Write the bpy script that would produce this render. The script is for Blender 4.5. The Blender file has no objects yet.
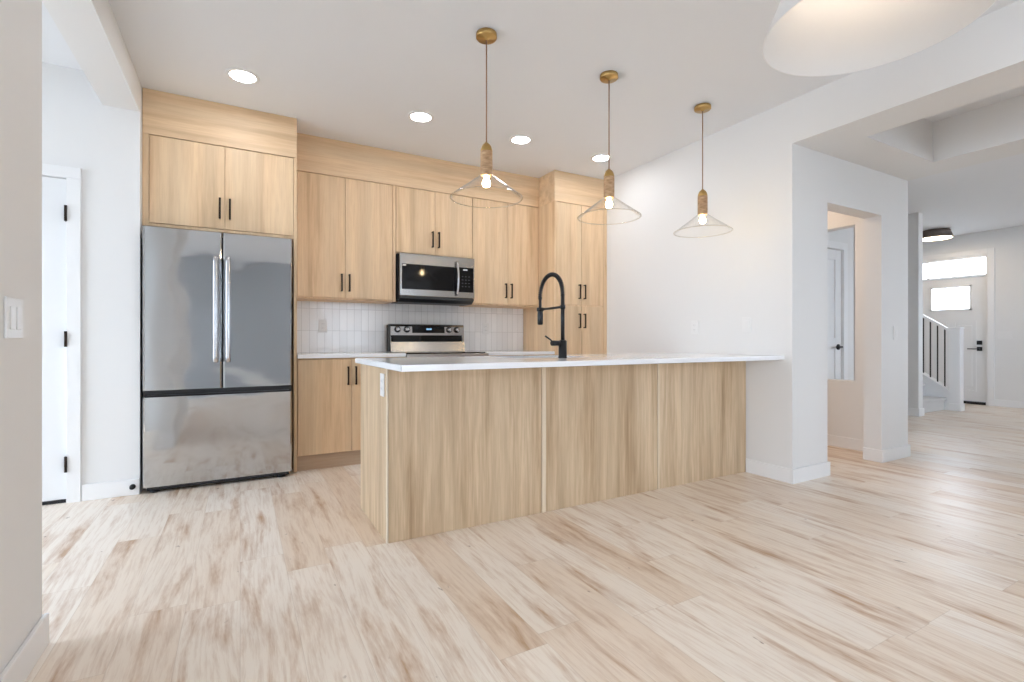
import bpy, bmesh, math, random
from mathutils import Vector, Matrix
random.seed(4)
PI = math.pi
sc = bpy.context.scene
C = sc.collection

# ------------------------------------------------------------------ camera, world, exposure
cam_d = bpy.data.cameras.new('camera')
cam_d.sensor_fit = 'HORIZONTAL'; cam_d.sensor_width = 36.0
cam_d.lens = 36.0 * 491.3459 / 1024.0
cam_d.shift_y = -0.0007
cam_d.clip_start = 0.05; cam_d.clip_end = 200
cam = bpy.data.objects.new('camera', cam_d); C.objects.link(cam)
cam.location = (0, 0, 1.0257); cam.rotation_euler = (PI/2, 0, -0.5054)
sc.camera = cam

sc.view_settings.view_transform = 'Standard'
sc.view_settings.look = 'None'
sc.view_settings.gamma = 1.0
sc.view_settings.use_curve_mapping = False
sc.view_settings.use_white_balance = True
sc.view_settings.white_balance_temperature = 5720
sc.view_settings.exposure = 1.12
sc.cycles.max_bounces = 12
sc.cycles.diffuse_bounces = 7
sc.cycles.glossy_bounces = 5
sc.cycles.transparent_max_bounces = 12
sc.cycles.caustics_reflective = False
sc.cycles.caustics_refractive = False
sc.cycles.sample_clamp_indirect = 6.0

SKY = 5.0
w = bpy.data.worlds.new('sky'); sc.world = w; w.use_nodes = True
bg = w.node_tree.nodes['Background']
bg.inputs['Color'].default_value = (0.91, 0.955, 1.0, 1); bg.inputs['Strength'].default_value = SKY

def portal(loc, rot, sx, sy):
    d = bpy.data.lights.new('daylight_portal', 'AREA'); d.shape = 'RECTANGLE'; d.size = sx; d.size_y = sy
    d.cycles.is_portal = True
    o = bpy.data.objects.new('daylight_portal', d); C.objects.link(o); o.location = loc; o.rotation_euler = rot
# openings in the outer walls that let the daylight in (left, behind, hall, front door)
XW, YS = -4.2, -4.2            # outer walls of the living area
WIN_L = (-3.3, -0.3, 0.10, 2.35)   # y0 y1 z0 z1 in the wall at XW
WIN_S = (1.75, 3.25, 0.10, 2.30)  # x0 x1 z0 z1 in the wall at YS
WIN_H = (6.4, 8.8, 0.7, 2.3)   # x0 x1 z0 z1 in the hall's south wall, added to light the entry
portal((XW-.14, (WIN_L[0]+WIN_L[1])/2, (WIN_L[2]+WIN_L[3])/2), (0, -PI/2, 0), WIN_L[3]-WIN_L[2], WIN_L[1]-WIN_L[0])
portal(((WIN_S[0]+WIN_S[1])/2, YS-.14, (WIN_S[2]+WIN_S[3])/2), (PI/2, 0, 0), WIN_S[1]-WIN_S[0], WIN_S[3]-WIN_S[2])
WIN_N = (-1.42, -1.16, 0.3, 2.3)   # x0 x1 z0 z1, narrow pane at YS, added to reflect in the refrigerator
XP = -3.3                       # outer wall at the end of the side passage
WIN_P = (1.95, 3.9, 0.03, 2.35)  # y0 y1 z0 z1, glazed garden door at XP
portal((XP-.14, (WIN_P[0]+WIN_P[1])/2, (WIN_P[2]+WIN_P[3])/2), (0, -PI/2, 0), WIN_P[3]-WIN_P[2], WIN_P[1]-WIN_P[0])
portal(((WIN_H[0]+WIN_H[1])/2, -1.14, (WIN_H[2]+WIN_H[3])/2), (PI/2, 0, 0), WIN_H[1]-WIN_H[0], WIN_H[3]-WIN_H[2])

LAMP = 1.0                      # strength of all warm lamps together

# ------------------------------------------------------------------ materials
def mat(name, col=(.8,.8,.8), rough=.5, metal=0.0, **kw):
    m = bpy.data.materials.new(name); m.use_nodes = True
    b = m.node_tree.nodes['Principled BSDF']
    b.inputs['Base Color'].default_value = (*col, 1)
    b.inputs['Roughness'].default_value = rough
    b.inputs['Metallic'].default_value = metal
    for k, v in kw.items(): b.inputs[k.replace('_', ' ')].default_value = v
    return m
class N:
    """small node helper"""
    def __init__(s, m): s.t = m.node_tree; s.b = s.t.nodes.get('Principled BSDF')
    def new(s, typ, **kw):
        n = s.t.nodes.new(typ)
        for k, v in kw.items(): setattr(n, k, v)
        return n
    def link(s, a, b): s.t.links.new(a, b)
    def put(s, sock, v):
        if hasattr(v, 'is_output') or isinstance(v, bpy.types.NodeSocket): s.link(v, sock)
        else: sock.default_value = v
    def math(s, op, a, b=0.0, c=0.0):
        n = s.new('ShaderNodeMath', operation=op)
        s.put(n.inputs[0], a); s.put(n.inputs[1], b); s.put(n.inputs[2], c)
        return n.outputs[0]
    def comb(s, x, y, z):
        n = s.new('ShaderNodeCombineXYZ'); s.put(n.inputs[0], x); s.put(n.inputs[1], y); s.put(n.inputs[2], z); return n.outputs[0]
    def noise(s, vec, scale=1.0, detail=3.0, rough=.55, dist=0.0):
        n = s.new('ShaderNodeTexNoise'); s.link(vec, n.inputs['Vector'])
        n.inputs['Scale'].default_value = scale; n.inputs['Detail'].default_value = detail
        n.inputs['Roughness'].default_value = rough; n.inputs['Distortion'].default_value = dist
        return n.outputs['Fac']
    def ramp(s, fac, stops):
        n = s.new('ShaderNodeValToRGB'); s.put(n.inputs[0], fac); e = n.color_ramp.elements
        while len(e) < len(stops): e.new(.5)
        for el, (p, c) in zip(e, stops): el.position = p; el.color = (*c, 1) if len(c) == 3 else c
        return n.outputs[0]
    def mix(s, fac, a, b, mode='MIX'):
        n = s.new('ShaderNodeMix', data_type='RGBA', blend_type=mode)
        s.put(n.inputs[0], fac); s.put(n.inputs[6], a if not isinstance(a, tuple) else (*a, 1)); s.put(n.inputs[7], b if not isinstance(b, tuple) else (*b, 1))
        return n.outputs[2]
    def white(s, vec):
        n = s.new('ShaderNodeTexWhiteNoise', noise_dimensions='3D'); s.link(vec, n.inputs['Vector']); return n.outputs['Value'], n.outputs['Color']
    def bump(s, h, strength=.2, dist=.01):
        n = s.new('ShaderNodeBump'); n.inputs['Strength'].default_value = strength; n.inputs['Distance'].default_value = dist
        s.link(h, n.inputs['Height']); s.link(n.outputs[0], s.b.inputs['Normal'])
    def objco(s):
        n = s.new('ShaderNodeTexCoord'); x = s.new('ShaderNodeSeparateXYZ'); s.link(n.outputs['Object'], x.inputs[0]); return x.outputs
    def rnd(s): return s.new('ShaderNodeObjectInfo').outputs['Random']

def wood(name, grain='z', light=(.84,.63,.395), mid=(.77,.555,.335), dark=(.60,.405,.225), tint=1.0):
    m = mat(name, light, .48); n = N(m); x, y, z = n.objco(); r = n.rnd()
    off = n.math('MULTIPLY', r, 37.0)
    if grain == 'z':
        v = n.comb(n.math('ADD', x, off), y, n.math('MULTIPLY', z, .045)); v2 = n.comb(n.math('ADD', x, off), y, n.math('MULTIPLY', z, .055))
    else:
        v = n.comb(n.math('MULTIPLY', x, .045), y, n.math('ADD', z, off)); v2 = n.comb(n.math('MULTIPLY', x, .055), y, n.math('ADD', z, off))
    fine = n.noise(v, 95, 3, .6); band = n.noise(v2, 15, 4, .62, .25); 
    col = n.ramp(band, [(.28, dark), (.45, mid), (.62, light), (.8, tuple(c*1.06 for c in light))])
    col = n.mix(n.math('MULTIPLY', n.ramp(fine, [(.38, (1,1,1)), (.58, (0,0,0))]), .30), col, dark)
    hue = n.noise(v2, 6, 1, .5)
    col = n.mix(n.ramp(hue, [(.42, (0,0,0)), (.62, (.35,.35,.35))]), col, (.60,.47,.31))
    n.link(col, n.b.inputs['Base Color'])
    n.bump(fine, .06, .002)
    return m

def floor_mat():
    m = mat('vinyl_plank', (.7,.6,.5), .33); n = N(m); x, y, z = n.objco()
    W, L = .182, 1.22
    cx = n.math('DIVIDE', x, W); row = n.math('FLOOR', cx); fx = n.math('FRACT', cx)
    rr, _ = n.white(n.comb(row, 3.1, 0))
    cy = n.math('ADD', n.math('DIVIDE', y, L), rr); pl = n.math('FLOOR', cy); fy = n.math('FRACT', cy)
    r1, rc = n.white(n.comb(row, pl, 7.7))
    r2, _ = n.white(n.comb(row, pl, 1.3))
    o1 = n.math('MULTIPLY', r1, 60.0); o2 = n.math('MULTIPLY', r2, 40.0)
    warp = n.noise(n.comb(n.math('ADD', n.math('MULTIPLY', x, 2.6), o2), n.math('MULTIPLY', y, .9), o1), 1.0, 1, .4)
    xs = n.math('ADD', x, n.math('MULTIPLY', n.math('SUBTRACT', warp, .5), .11))
    v = n.comb(n.math('ADD', xs, o1), n.math('MULTIPLY', y, .055), o2)
    v2 = n.comb(n.math('ADD', xs, o2), n.math('MULTIPLY', y, .125), o1)
    fine = n.noise(v, 75, 4, .68); band = n.noise(v2, 13, 5, .66, .12)
    base = n.ramp(r2, [(0, (.86,.745,.61)), (.3, (.90,.82,.72)), (.6, (.88,.785,.67)), (.85, (.79,.65,.505)), (1, (.91,.835,.74))])
    k = n.ramp(band, [(.50, (0,0,0)), (.59, (.36,.36,.36)), (.70, (1,1,1))])
    col = n.mix(k, base, (.50,.31,.17))
    f2 = n.math('MULTIPLY', n.ramp(fine, [(.47, (0,0,0)), (.66, (1,1,1))]), .38)
    col = n.mix(f2, col, (.56,.40,.275))
    spots = n.noise(n.comb(n.math('ADD', x, o2), n.math('MULTIPLY', y, .45), o1), 26, 2, .5)
    col = n.mix(n.ramp(spots, [(.745, (0,0,0)), (.80, (.75,.75,.75))]), col, (.24,.14,.08))
    ex = n.math('MINIMUM', fx, n.math('SUBTRACT', 1.0, fx)); ey = n.math('MINIMUM', fy, n.math('SUBTRACT', 1.0, fy))
    seam = n.math('MAXIMUM', n.math('LESS_THAN', ex, .0065), n.math('LESS_THAN', ey, .0011))
    col = n.mix(n.math('MULTIPLY', seam, .22), col, (.34,.24,.16))
    n.link(col, n.b.inputs['Base Color'])
    n.link(n.math('ADD', n.math('MULTIPLY', fine, .12), .27), n.b.inputs['Roughness'])
    n.bump(fine, .05, .002)
    return m

def tile_mat():
    m = mat('glazed_tile', (.78,.77,.75), .16); n = N(m); x, y, z = n.objco()
    cx = n.math('DIVIDE', n.math('ADD', x, 10.0), .0655); cz = n.math('DIVIDE', z, .2)
    ix, iz = n.math('FLOOR', cx), n.math('FLOOR', cz); fx, fz = n.math('FRACT', cx), n.math('FRACT', cz)
    r, rc = n.white(n.comb(ix, iz, 2.0))
    wav = n.noise(n.comb(n.math('ADD', x, n.math('MULTIPLY', r, 9.0)), y, n.math('MULTIPLY', z, .3)), 30, 2, .5)
    col = n.ramp(r, [(0, (.83,.825,.82)), (.5, (.875,.87,.865)), (1, (.92,.915,.91))])
    col = n.mix(n.math('MULTIPLY', wav, .25), col, (.80,.79,.785))
    ex = n.math('MINIMUM', fx, n.math('SUBTRACT', 1.0, fx)); ez = n.math('MINIMUM', fz, n.math('SUBTRACT', 1.0, fz))
    g = n.math('MAXIMUM', n.math('LESS_THAN', ex, .022), n.math('LESS_THAN', ez, .0075))
    col = n.mix(g, col, (.60,.59,.58))
    n.link(col, n.b.inputs['Base Color'])
    h = n.math('ADD', n.math('MULTIPLY', n.math('SUBTRACT', 1.0, g), 1.0), n.math('MULTIPLY', wav, .8))
    n.bump(h, .35, .002)
    return m

def steel_mat(name, axis='x', wav=0.0, base=(.40,.385,.37), rough=.2):
    m = mat(name, base, rough, 1.0); n = N(m); x, y, z = n.objco()
    v = n.comb(n.math('MULTIPLY', x, .02 if axis == 'x' else 1.0), y, n.math('MULTIPLY', z, 1.0 if axis == 'x' else .02))
    g = n.noise(v, 420, 2, .6)
    n.link(n.math('ADD', n.math('MULTIPLY', g, .08), rough-.04), n.b.inputs['Roughness'])
    n.b.inputs['Anisotropic'].default_value = .35
    if wav:
        big = n.noise(n.comb(n.math('MULTIPLY', x, .7), y, z), 3.4, 1, .4)
        bn = n.new('ShaderNodeBump'); bn.inputs['Strength'].default_value = wav; bn.inputs['Distance'].default_value = .02
        n.link(big, bn.inputs['Height']); n.link(bn.outputs[0], n.b.inputs['Normal'])
    return m

def emit(name, col, s):
    m = bpy.data.materials.new(name); m.use_nodes = True; t = m.node_tree; t.nodes.clear()
    e = t.nodes.new('ShaderNodeEmission'); o = t.nodes.new('ShaderNodeOutputMaterial')
    e.inputs[0].default_value = (*col, 1); e.inputs[1].default_value = s; t.links.new(e.outputs[0], o.inputs[0]); return m

def clear_glass(name, tint=(1,1,1), lo=.04, hi=.75, blend=.35, rough=.02, start=0.0):
    m = bpy.data.materials.new(name); m.use_nodes = True; t = m.node_tree; t.nodes.clear()
    tr = t.nodes.new('ShaderNodeBsdfTransparent'); gl = t.nodes.new('ShaderNodeBsdfGlossy'); mx = t.nodes.new('ShaderNodeMixShader')
    lw = t.nodes.new('ShaderNodeLayerWeight'); mr = t.nodes.new('ShaderNodeMapRange'); o = t.nodes.new('ShaderNodeOutputMaterial')
    tr.inputs[0].default_value = (*tint, 1); gl.inputs['Roughness'].default_value = rough; lw.inputs[0].default_value = blend
    mr.inputs['From Min'].default_value = start; mr.inputs['To Min'].default_value = lo; mr.inputs['To Max'].default_value = hi
    t.links.new(lw.outputs['Facing'], mr.inputs['Value']); t.links.new(mr.outputs[0], mx.inputs[0])
    t.links.new(tr.outputs[0], mx.inputs[1]); t.links.new(gl.outputs[0], mx.inputs[2]); t.links.new(mx.outputs[0], o.inputs[0])
    return m

def paint(name, col, rough=.6):
    m = mat(name, col, rough); n = N(m); x, y, z = n.objco()
    n.bump(n.noise(n.comb(x, y, z), 160, 2, .5), .04, .002); return m

M = dict(
    wall=paint('wall_paint', (.78,.775,.765), .62), accent=paint('reflection_grey_paint', (.42,.44,.47), .6), ceil=paint('ceiling_paint', (.79,.80,.82), .8),
    trim=paint('trim_paint', (.83,.83,.83), .38), door=paint('door_paint', (.80,.805,.81), .35),
    oak=wood('oak_vertical'), oakh=wood('oak_horizontal', 'x'), 
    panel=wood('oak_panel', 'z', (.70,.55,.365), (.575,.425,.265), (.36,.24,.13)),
    floor=floor_mat(), tile=tile_mat(),
    steel=steel_mat('stainless', 'x', .10), steel_v=steel_mat('stainless_fridge', 'x', .42, (.54,.54,.54), .075), bar=steel_mat('stainless_bar', 'z', 0, (.55,.55,.56), .24),
    quartz=mat('white_quartz', (.90,.91,.93), .09), black=mat('black_plastic', (.012,.012,.014), .4), bglass=mat('black_glass', (.006,.006,.007), .06, 0.0, Specular_IOR_Level=.3),
    matte=mat('matte_black_metal', (.02,.021,.024), .34, .4), bronze=mat('dark_bronze', (.035,.022,.016), .38, .7),
    brass=mat('aged_brass', (.50,.33,.12), .3, 1.0), cord=mat('brown_cord', (.30,.17,.10), .6),
    socket=None, glass=clear_glass('pendant_glass', (.996,.991,.98), .010, .75, .5, .06, .62), glassrim=clear_glass('pendant_glass_rim', (1.0,.97,.91), .10, .34, .5, .2, .1), pane=clear_glass('window_glass', (.97,.985,.985), .03, .5, .2),
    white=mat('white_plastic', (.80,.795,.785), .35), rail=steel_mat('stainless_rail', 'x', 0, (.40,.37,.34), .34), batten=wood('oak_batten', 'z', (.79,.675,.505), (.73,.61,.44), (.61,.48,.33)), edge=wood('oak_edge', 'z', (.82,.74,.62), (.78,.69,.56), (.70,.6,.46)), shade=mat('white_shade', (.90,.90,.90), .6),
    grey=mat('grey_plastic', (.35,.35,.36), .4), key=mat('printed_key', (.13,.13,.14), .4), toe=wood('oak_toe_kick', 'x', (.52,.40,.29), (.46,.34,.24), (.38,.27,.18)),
    carpet=paint('stair_carpet', (.62,.61,.60), .95), rubber=mat('black_rubber', (.015,.015,.015), .7),
    clock=emit('clock_glow', (.45,.75,1.0), 0.7), vent=mat('dark_vent', (.03,.03,.03), .5),
    lens=emit('downlight_lens', (1.0,.94,.86), 32.0*LAMP), bulb=emit('bulb_glow', (1.0,.72,.38), 45.0*LAMP),
    flush=emit('flush_lens', (1.0,.74,.46), 10.0*LAMP), warmlens=emit('alcove_lens', (1.0,.72,.48), 27.0*LAMP), chand=emit('dining_bulb', (1.0,.76,.52), 11.0*LAMP),
    flushmetal=mat('weathered_grey_metal', (.15,.12,.105), .5, .2), sink=steel_mat('sink_steel', 'x', 0, (.5,.5,.5), .3),
    chrome=mat('chrome', (.8,.8,.8), .1, 1.0), concrete=mat('pale_ground', (.55,.54,.52), .9),
)
def socket_mat():
    m = mat('turned_wood', (.5,.33,.2), .5); n = N(m); x, y, z = n.objco()
    g = n.noise(n.comb(x, y, n.math('MULTIPLY', z, 5.0)), 28, 3, .6)
    n.link(n.ramp(g, [(.3, (.30,.17,.08)), (.5, (.46,.28,.14)), (.7, (.58,.40,.24))]), n.b.inputs['Base Color']); n.bump(g, .2, .003); return m
M['socket'] = socket_mat()

# ------------------------------------------------------------------ builders
class MB:
    """collects shapes in world coordinates; build() links them as ONE mesh object"""
    def __init__(s): s.bm = bmesh.new(); s.smooth = []
    def _box(s, x0, x1, y0, y1, z0, z1):
        vs = [s.bm.verts.new((x, y, z)) for x in (x0, x1) for y in (y0, y1) for z in (z0, z1)]
        for f in ((0,1,3,2), (4,6,7,5), (0,4,5,1), (2,3,7,6), (0,2,6,4), (1,5,7,3)): s.bm.faces.new([vs[i] for i in f])
        return vs
    def box(s, x0, x1, y0, y1, z0, z1, bev=0.0, seg=2):
        x0, x1 = min(x0, x1), max(x0, x1); y0, y1 = min(y0, y1), max(y0, y1); z0, z1 = min(z0, z1), max(z0, z1)
        vs = s._box(x0, x1, y0, y1, z0, z1)
        if bev > 0:
            es = list({e for v in vs for e in v.link_edges})
            bmesh.ops.bevel(s.bm, geom=es, offset=min(bev, .49*min(x1-x0, y1-y0, z1-z0)), segments=seg, affect='EDGES', profile=.6)
        return s
    def prism(s, poly, axis, a, b):
        """polygon given in the two other axes (order x,y,z without the axis), pushed along axis from a to b"""
        def P(p, t):
            return {'x': (t, p[0], p[1]), 'y': (p[0], t, p[1]), 'z': (p[0], p[1], t)}[axis]
        lo = [s.bm.verts.new(P(p, a)) for p in poly]; hi = [s.bm.verts.new(P(p, b)) for p in poly]
        n = len(poly)
        s.bm.faces.new(lo); s.bm.faces.new(hi[::-1])
        for i in range(n): s.bm.faces.new((lo[i], hi[i], hi[(i+1) % n], lo[(i+1) % n]))
        return s
    def lathe(s, prof, c=(0,0,0), axis='z', seg=40, closed=False):
        """profile of (r, h) turned about an axis through c"""
        rings = []
        for r, h in prof:
            ring = []
            for i in range(seg if r > 1e-6 else 1):
                a = 2*PI*i/seg; u, v = r*math.cos(a), r*math.sin(a)
                p = {'z': (u, v, h), 'y': (u, h, v), 'x': (h, u, v)}[axis]
                ring.append(s.bm.verts.new((c[0]+p[0], c[1]+p[1], c[2]+p[2])))
            rings.append(ring)
        pairs = list(zip(rings, rings[1:])) + ([(rings[-1], rings[0])] if closed else [])
        for A, B in pairs:
            for i in range(seg):
                a0, a1 = A[i % len(A)], A[(i+1) % len(A)]; b0, b1 = B[i % len(B)], B[(i+1) % len(B)]
                f = [v for k, v in enumerate((a0, a1, b1, b0)) if v not in (a0, a1, b1, b0)[:k]]
                if len(f) >= 3:
                    fc = s.bm.faces.new(f); fc.smooth = True
        return s
    def tube(s, pts, r, seg=12, caps=True):
        pts = [Vector(p) for p in pts]; rs = r if isinstance(r, (list, tuple)) else [r]*len(pts)
        rings = []; t0 = (pts[1]-pts[0]).normalized()
        up = Vector((0,0,1)) if abs(t0.z) < .9 else Vector((1,0,0)); nrm = t0.cross(up).normalized()
        for i, p in enumerate(pts):
            t = (pts[min(i+1, len(pts)-1)] - pts[max(i-1, 0)]).normalized()
            nrm = (nrm - t*nrm.dot(t)).normalized(); bn = t.cross(nrm)
            rings.append([s.bm.verts.new(p + rs[i]*(math.cos(2*PI*k/seg)*nrm + math.sin(2*PI*k/seg)*bn)) for k in range(seg)])
        for A, B in zip(rings, rings[1:]):
            for k in range(seg): s.bm.faces.new((A[k], A[(k+1) % seg], B[(k+1) % seg], B[k])).smooth = True
        if caps: s.bm.faces.new(rings[0][::-1]); s.bm.faces.new(rings[-1])
        return s
    def build(s, name, m, parent=None, origin=None):
        bmesh.ops.recalc_face_normals(s.bm, faces=s.bm.faces[:])
        if parent is not None:
            root = parent
            while root.parent: root = root.parent
            off = Vector(root.location)
        elif origin is not None: off = Vector(origin)
        else:
            xs = [v.co for v in s.bm.verts]
            off = Vector(((min(v.x for v in xs)+max(v.x for v in xs))/2, (min(v.y for v in xs)+max(v.y for v in xs))/2, min(v.z for v in xs)))
        for v in s.bm.verts: v.co -= off
        me = bpy.data.meshes.new(name); s.bm.to_mesh(me); s.bm.free()
        me.materials.append(M[m] if isinstance(m, str) else m)
        o = bpy.data.objects.new(name, me); C.objects.link(o)
        if parent is not None: o.parent = parent
        else: o.location = off
        return o
def B(*a, **k): return MB().box(*a, **k)
def tag(o, label=None, cat=None, group=None, kind=None):
    if label: o['label'] = label
    if cat: o['category'] = cat
    if group: o['group'] = group
    if kind: o['kind'] = kind
    return o
def thing(name, loc, label, cat, group=None, kind=None):
    o = bpy.data.objects.new(name, None); o.empty_display_size = .1; C.objects.link(o); o.location = loc
    return tag(o, label, cat, group, kind)
def struct(name, mb, m, label, cat, origin=(0,0,0)):
    return tag(mb.build(name, m, None, origin), label, cat, None, 'structure')
def dup(root, loc, label):
    r = root.copy(); C.objects.link(r); r.location = loc; r['label'] = label
    for ch in list(root.children):
        c = ch.copy(); C.objects.link(c); c.parent = r
        for g in ch.children:
            d = g.copy(); C.objects.link(d); d.parent = c
    return r

# ------------------------------------------------------------------ key planes (metres, camera stands over the origin)
XR = 3.458          # kitchen's right wall, and the plane of the dropped beam
HC, HB = 2.75, 2.436  # ceiling, dropped bulkhead
YB = 4.77           # kitchen back wall
YP = 2.106          # hall partition facing the camera
XE = 10.3           # entry wall with the front door
YN = 6.0            # rear bound of hall and stairs

# ------------------------------------------------------------------ setting: shell
struct('floor', B(XW-.2, XE+.2, YS-.2, YN+.2, -.12, 0), 'floor', 'pale beige wood plank floor running through kitchen and hall', 'floor')
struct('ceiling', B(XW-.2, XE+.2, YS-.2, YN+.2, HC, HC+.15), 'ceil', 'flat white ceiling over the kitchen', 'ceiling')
struct('wall_back', B(-.585, XR+.12, YB, YB+.12, 0, HC), 'wall', 'white back wall behind the kitchen cabinets', 'wall')
struct('wall_right', B(XR, XR+.12, YP, YB, 0, HC), 'wall', 'white wall at the end of the peninsula', 'wall')
m = MB(); OX0, OX1, OZ = 3.905, 4.708, 2.074
m.box(XR+.12, OX0, YP, YP+.136, 0, HC); m.box(OX1, 5.167, YP, YP+.136, 0, HC); m.box(OX0, OX1, YP, YP+.136, OZ, HC)
struct('wall_partition', m, 'wall', 'white partition with a tall cased opening beside the peninsula', 'wall')
m = MB(); TX0, TX1, TY0, TY1 = 3.80, 4.80, -.62, 1.79
m.box(XR, TX0, -1.0, YP, HB, HC); m.box(TX1, 5.167, -1.0, YP, HB, HC); m.box(TX0, TX1, TY1, YP, HB, HC); m.box(TX0, TX1, -1.0, TY0, HB, HC)
struct('ceiling_bulkhead', m, 'wall', 'dropped white bulkhead around a recessed ceiling tray', 'bulkhead')
# pass-through wall between the alcove and the hall
m = MB(); PY0, PY1, PZ0, PZ1 = 2.473, 3.03, .64, 2.112
m.box(5.04, 5.167, YP+.136, PY0, 0, HC); m.box(5.04, 5.167, PY1, YB+.12, 0, HC); m.box(5.04, 5.167, PY0, PY1, 0, PZ0); m.box(5.04, 5.167, PY0, PY1, PZ1, HC)
struct('wall_alcove', m, 'wall', 'white alcove wall with a square pass-through opening', 'wall')
struct('wall_alcove_rear', B(XR+.12, 5.04, YB, YB+.12, 0, HC), 'wall', 'white rear wall of the side alcove', 'wall')
# closet wall seen through the pass-through
DX0, DX1, DZ = 5.215, 5.915, 2.04
m = MB(); m.box(5.167, DX0, 3.03, 3.15, 0, HC); m.box(DX1, 6.15, 3.03, 3.15, 0, HC); m.box(DX0, DX1, 3.03, 3.15, DZ, HC); m.box(6.03, 6.15, 3.15, YN, 0, HC)
struct('wall_closet', m, 'wall', 'white wall around the door beyond the pass-through', 'wall')
struct('wall_stair', B(7.986, 8.106, 3.136, YN, 0, HC), 'wall', 'white wall end beside the staircase', 'wall')
struct('wall_hall_rear', B(5.167, XE, YN, YN+.12, 0, HC), 'wall', 'white rear wall behind the staircase', 'wall')
FY0, FY1, FZ = 3.13, 4.11, 2.40
m = MB(); m.box(XE, XE+.14, -1.0, FY0, 0, HC); m.box(XE, XE+.14, FY1, YN, 0, HC); m.box(XE, XE+.14, FY0, FY1, FZ, HC)
struct('wall_entry', m, 'wall', 'white entry wall around the front door', 'wall')
m = MB(); a, b, c, d = WIN_H
m.box(XR, a, -1.12, -1.0, 0, HC); m.box(b, XE, -1.12, -1.0, 0, HC); m.box(a, b, -1.12, -1.0, 0, c); m.box(a, b, -1.12, -1.0, d, HC)
struct('wall_hall_south', m, 'wall', 'white hall wall with a wide window', 'wall')
struct('wall_living_right', B(XR, XR+.12, YS, -1.12, 0, HC), 'wall', 'white wall of the living area', 'wall')
m = MB(); a, b, c, d = WIN_S; e, f, g, h = WIN_N
m.box(XW-.12, e, YS-.12, YS, 0, HC); m.box(e, f, YS-.12, YS, 0, g); m.box(e, f, YS-.12, YS, h, HC)
m.box(f, a, YS-.12, YS, 0, HC); m.box(b, XR+.12, YS-.12, YS, 0, HC); m.box(a, b, YS-.12, YS, 0, c); m.box(a, b, YS-.12, YS, d, HC)
struct('wall_south', m, 'accent', 'living room wall with patio glazing, greyed to darken refrigerator reflections', 'wall')  # unseen wall, its grey chosen to darken what the refrigerator reflects
m = MB(); a, b, c, d = WIN_L
m.box(XW-.12, XW, YS, a, 0, HC); m.box(XW-.12, XW, b, 1.34, 0, HC); m.box(XW-.12, XW, a, b, 0, c); m.box(XW-.12, XW, a, b, d, HC)
struct('wall_west', m, 'wall', 'white living room wall with a large window', 'wall')
m = MB(); a, b, c, d = WIN_P
m.box(XP-.12, XP, 1.34, a, 0, HC); m.box(XP-.12, XP, b, 4.2, 0, HC); m.box(XP-.12, XP, a, b, 0, c); m.box(XP-.12, XP, a, b, d, HC)
struct('wall_passage_end', m, 'wall', 'white wall with a glazed garden door at the end of the side passage', 'wall')
# the wall stub in the left foreground, and the header over the passage behind it
LX, LY = -.58, 2.2
m = MB(); m.box(LX-.15, LX, 1.2, LY, 0, HC); m.box(XW, LX-.15, 1.2, 1.34, 0, HC)
struct('wall_left', m, 'wall', 'grey-white wall end in the left foreground', 'wall')
struct('wall_header', B(LX-.2, LX-.005, LY, 4.075, 2.553, HC), 'wall', 'white header over the passage beside the refrigerator', 'header')
GX0, GX1, GZ = -1.738, -.957, 2.048
m = MB(); m.box(XW, GX0, 4.075, 4.2, 0, HC); m.box(GX1, -.585, 4.075, 4.2, 0, HC); m.box(GX0, GX1, 4.075, 4.2, GZ, HC); m.box(-.705, -.585, 4.2, YB+.12, 0, HC)
struct('wall_passage', m, 'wall', 'white wall with a white door left of the refrigerator', 'wall')
struct('ground', B(XW-12, XE+14, YS-12, YN+6, -.6, -.14), 'concrete', 'pale ground outside the windows', 'ground')

# ------------------------------------------------------------------ baseboards
BH, BT = .105, .015
def base_run(name, segs, label):
    m = MB()
    for (x0, x1, y0, y1) in segs: m.box(x0, x1, y0, y1, 0, BH, .003, 1)
    struct(name, m, 'trim', label, 'baseboard')
base_run('baseboard_pillar', [(XR-BT, XR, YP, 2.468), (XR-BT, OX0+BT, YP-BT, YP), (OX0, OX0+BT, YP, YP+.136)], 'white baseboard around the pillar at the end of the peninsula')
base_run('baseboard_partition', [(OX1-BT, OX1, YP-BT, YP+.136), (OX1, 5.167+BT, YP-BT, YP), (5.167, 5.167+BT, YP, PY1)], 'white baseboard around the post right of the cased opening')
base_run('baseboard_alcove', [(5.04-BT, 5.04, YP+.136, YB)], 'white baseboard inside the side alcove')
base_run('baseboard_left', [(LX, LX+BT, 1.2-BT, LY+BT), (LX-.15, LX, LY, LY+BT)], 'white baseboard on the left foreground wall')
base_run('baseboard_passage', [(-.884, -.585, 4.075-BT, 4.075)], 'white baseboard between the white door and refrigerator')
base_run('baseboard_stair', [(7.986-BT, 7.986, 3.136-BT, YN), (7.986, 8.106+BT, 3.136-BT, 3.136)], 'white baseboard around the wall end beside the stairs')
base_run('baseboard_entry', [(XE-BT, XE, -1.0, 3.06)], 'white baseboard right of the front door')
base_run('baseboard_living', [(XR-BT, XR, YS, -1.0), (XW, XR-BT, YS, YS+BT), (XW, LX-.15, 1.2-BT, 1.2)], 'white baseboard of the living area')

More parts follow.
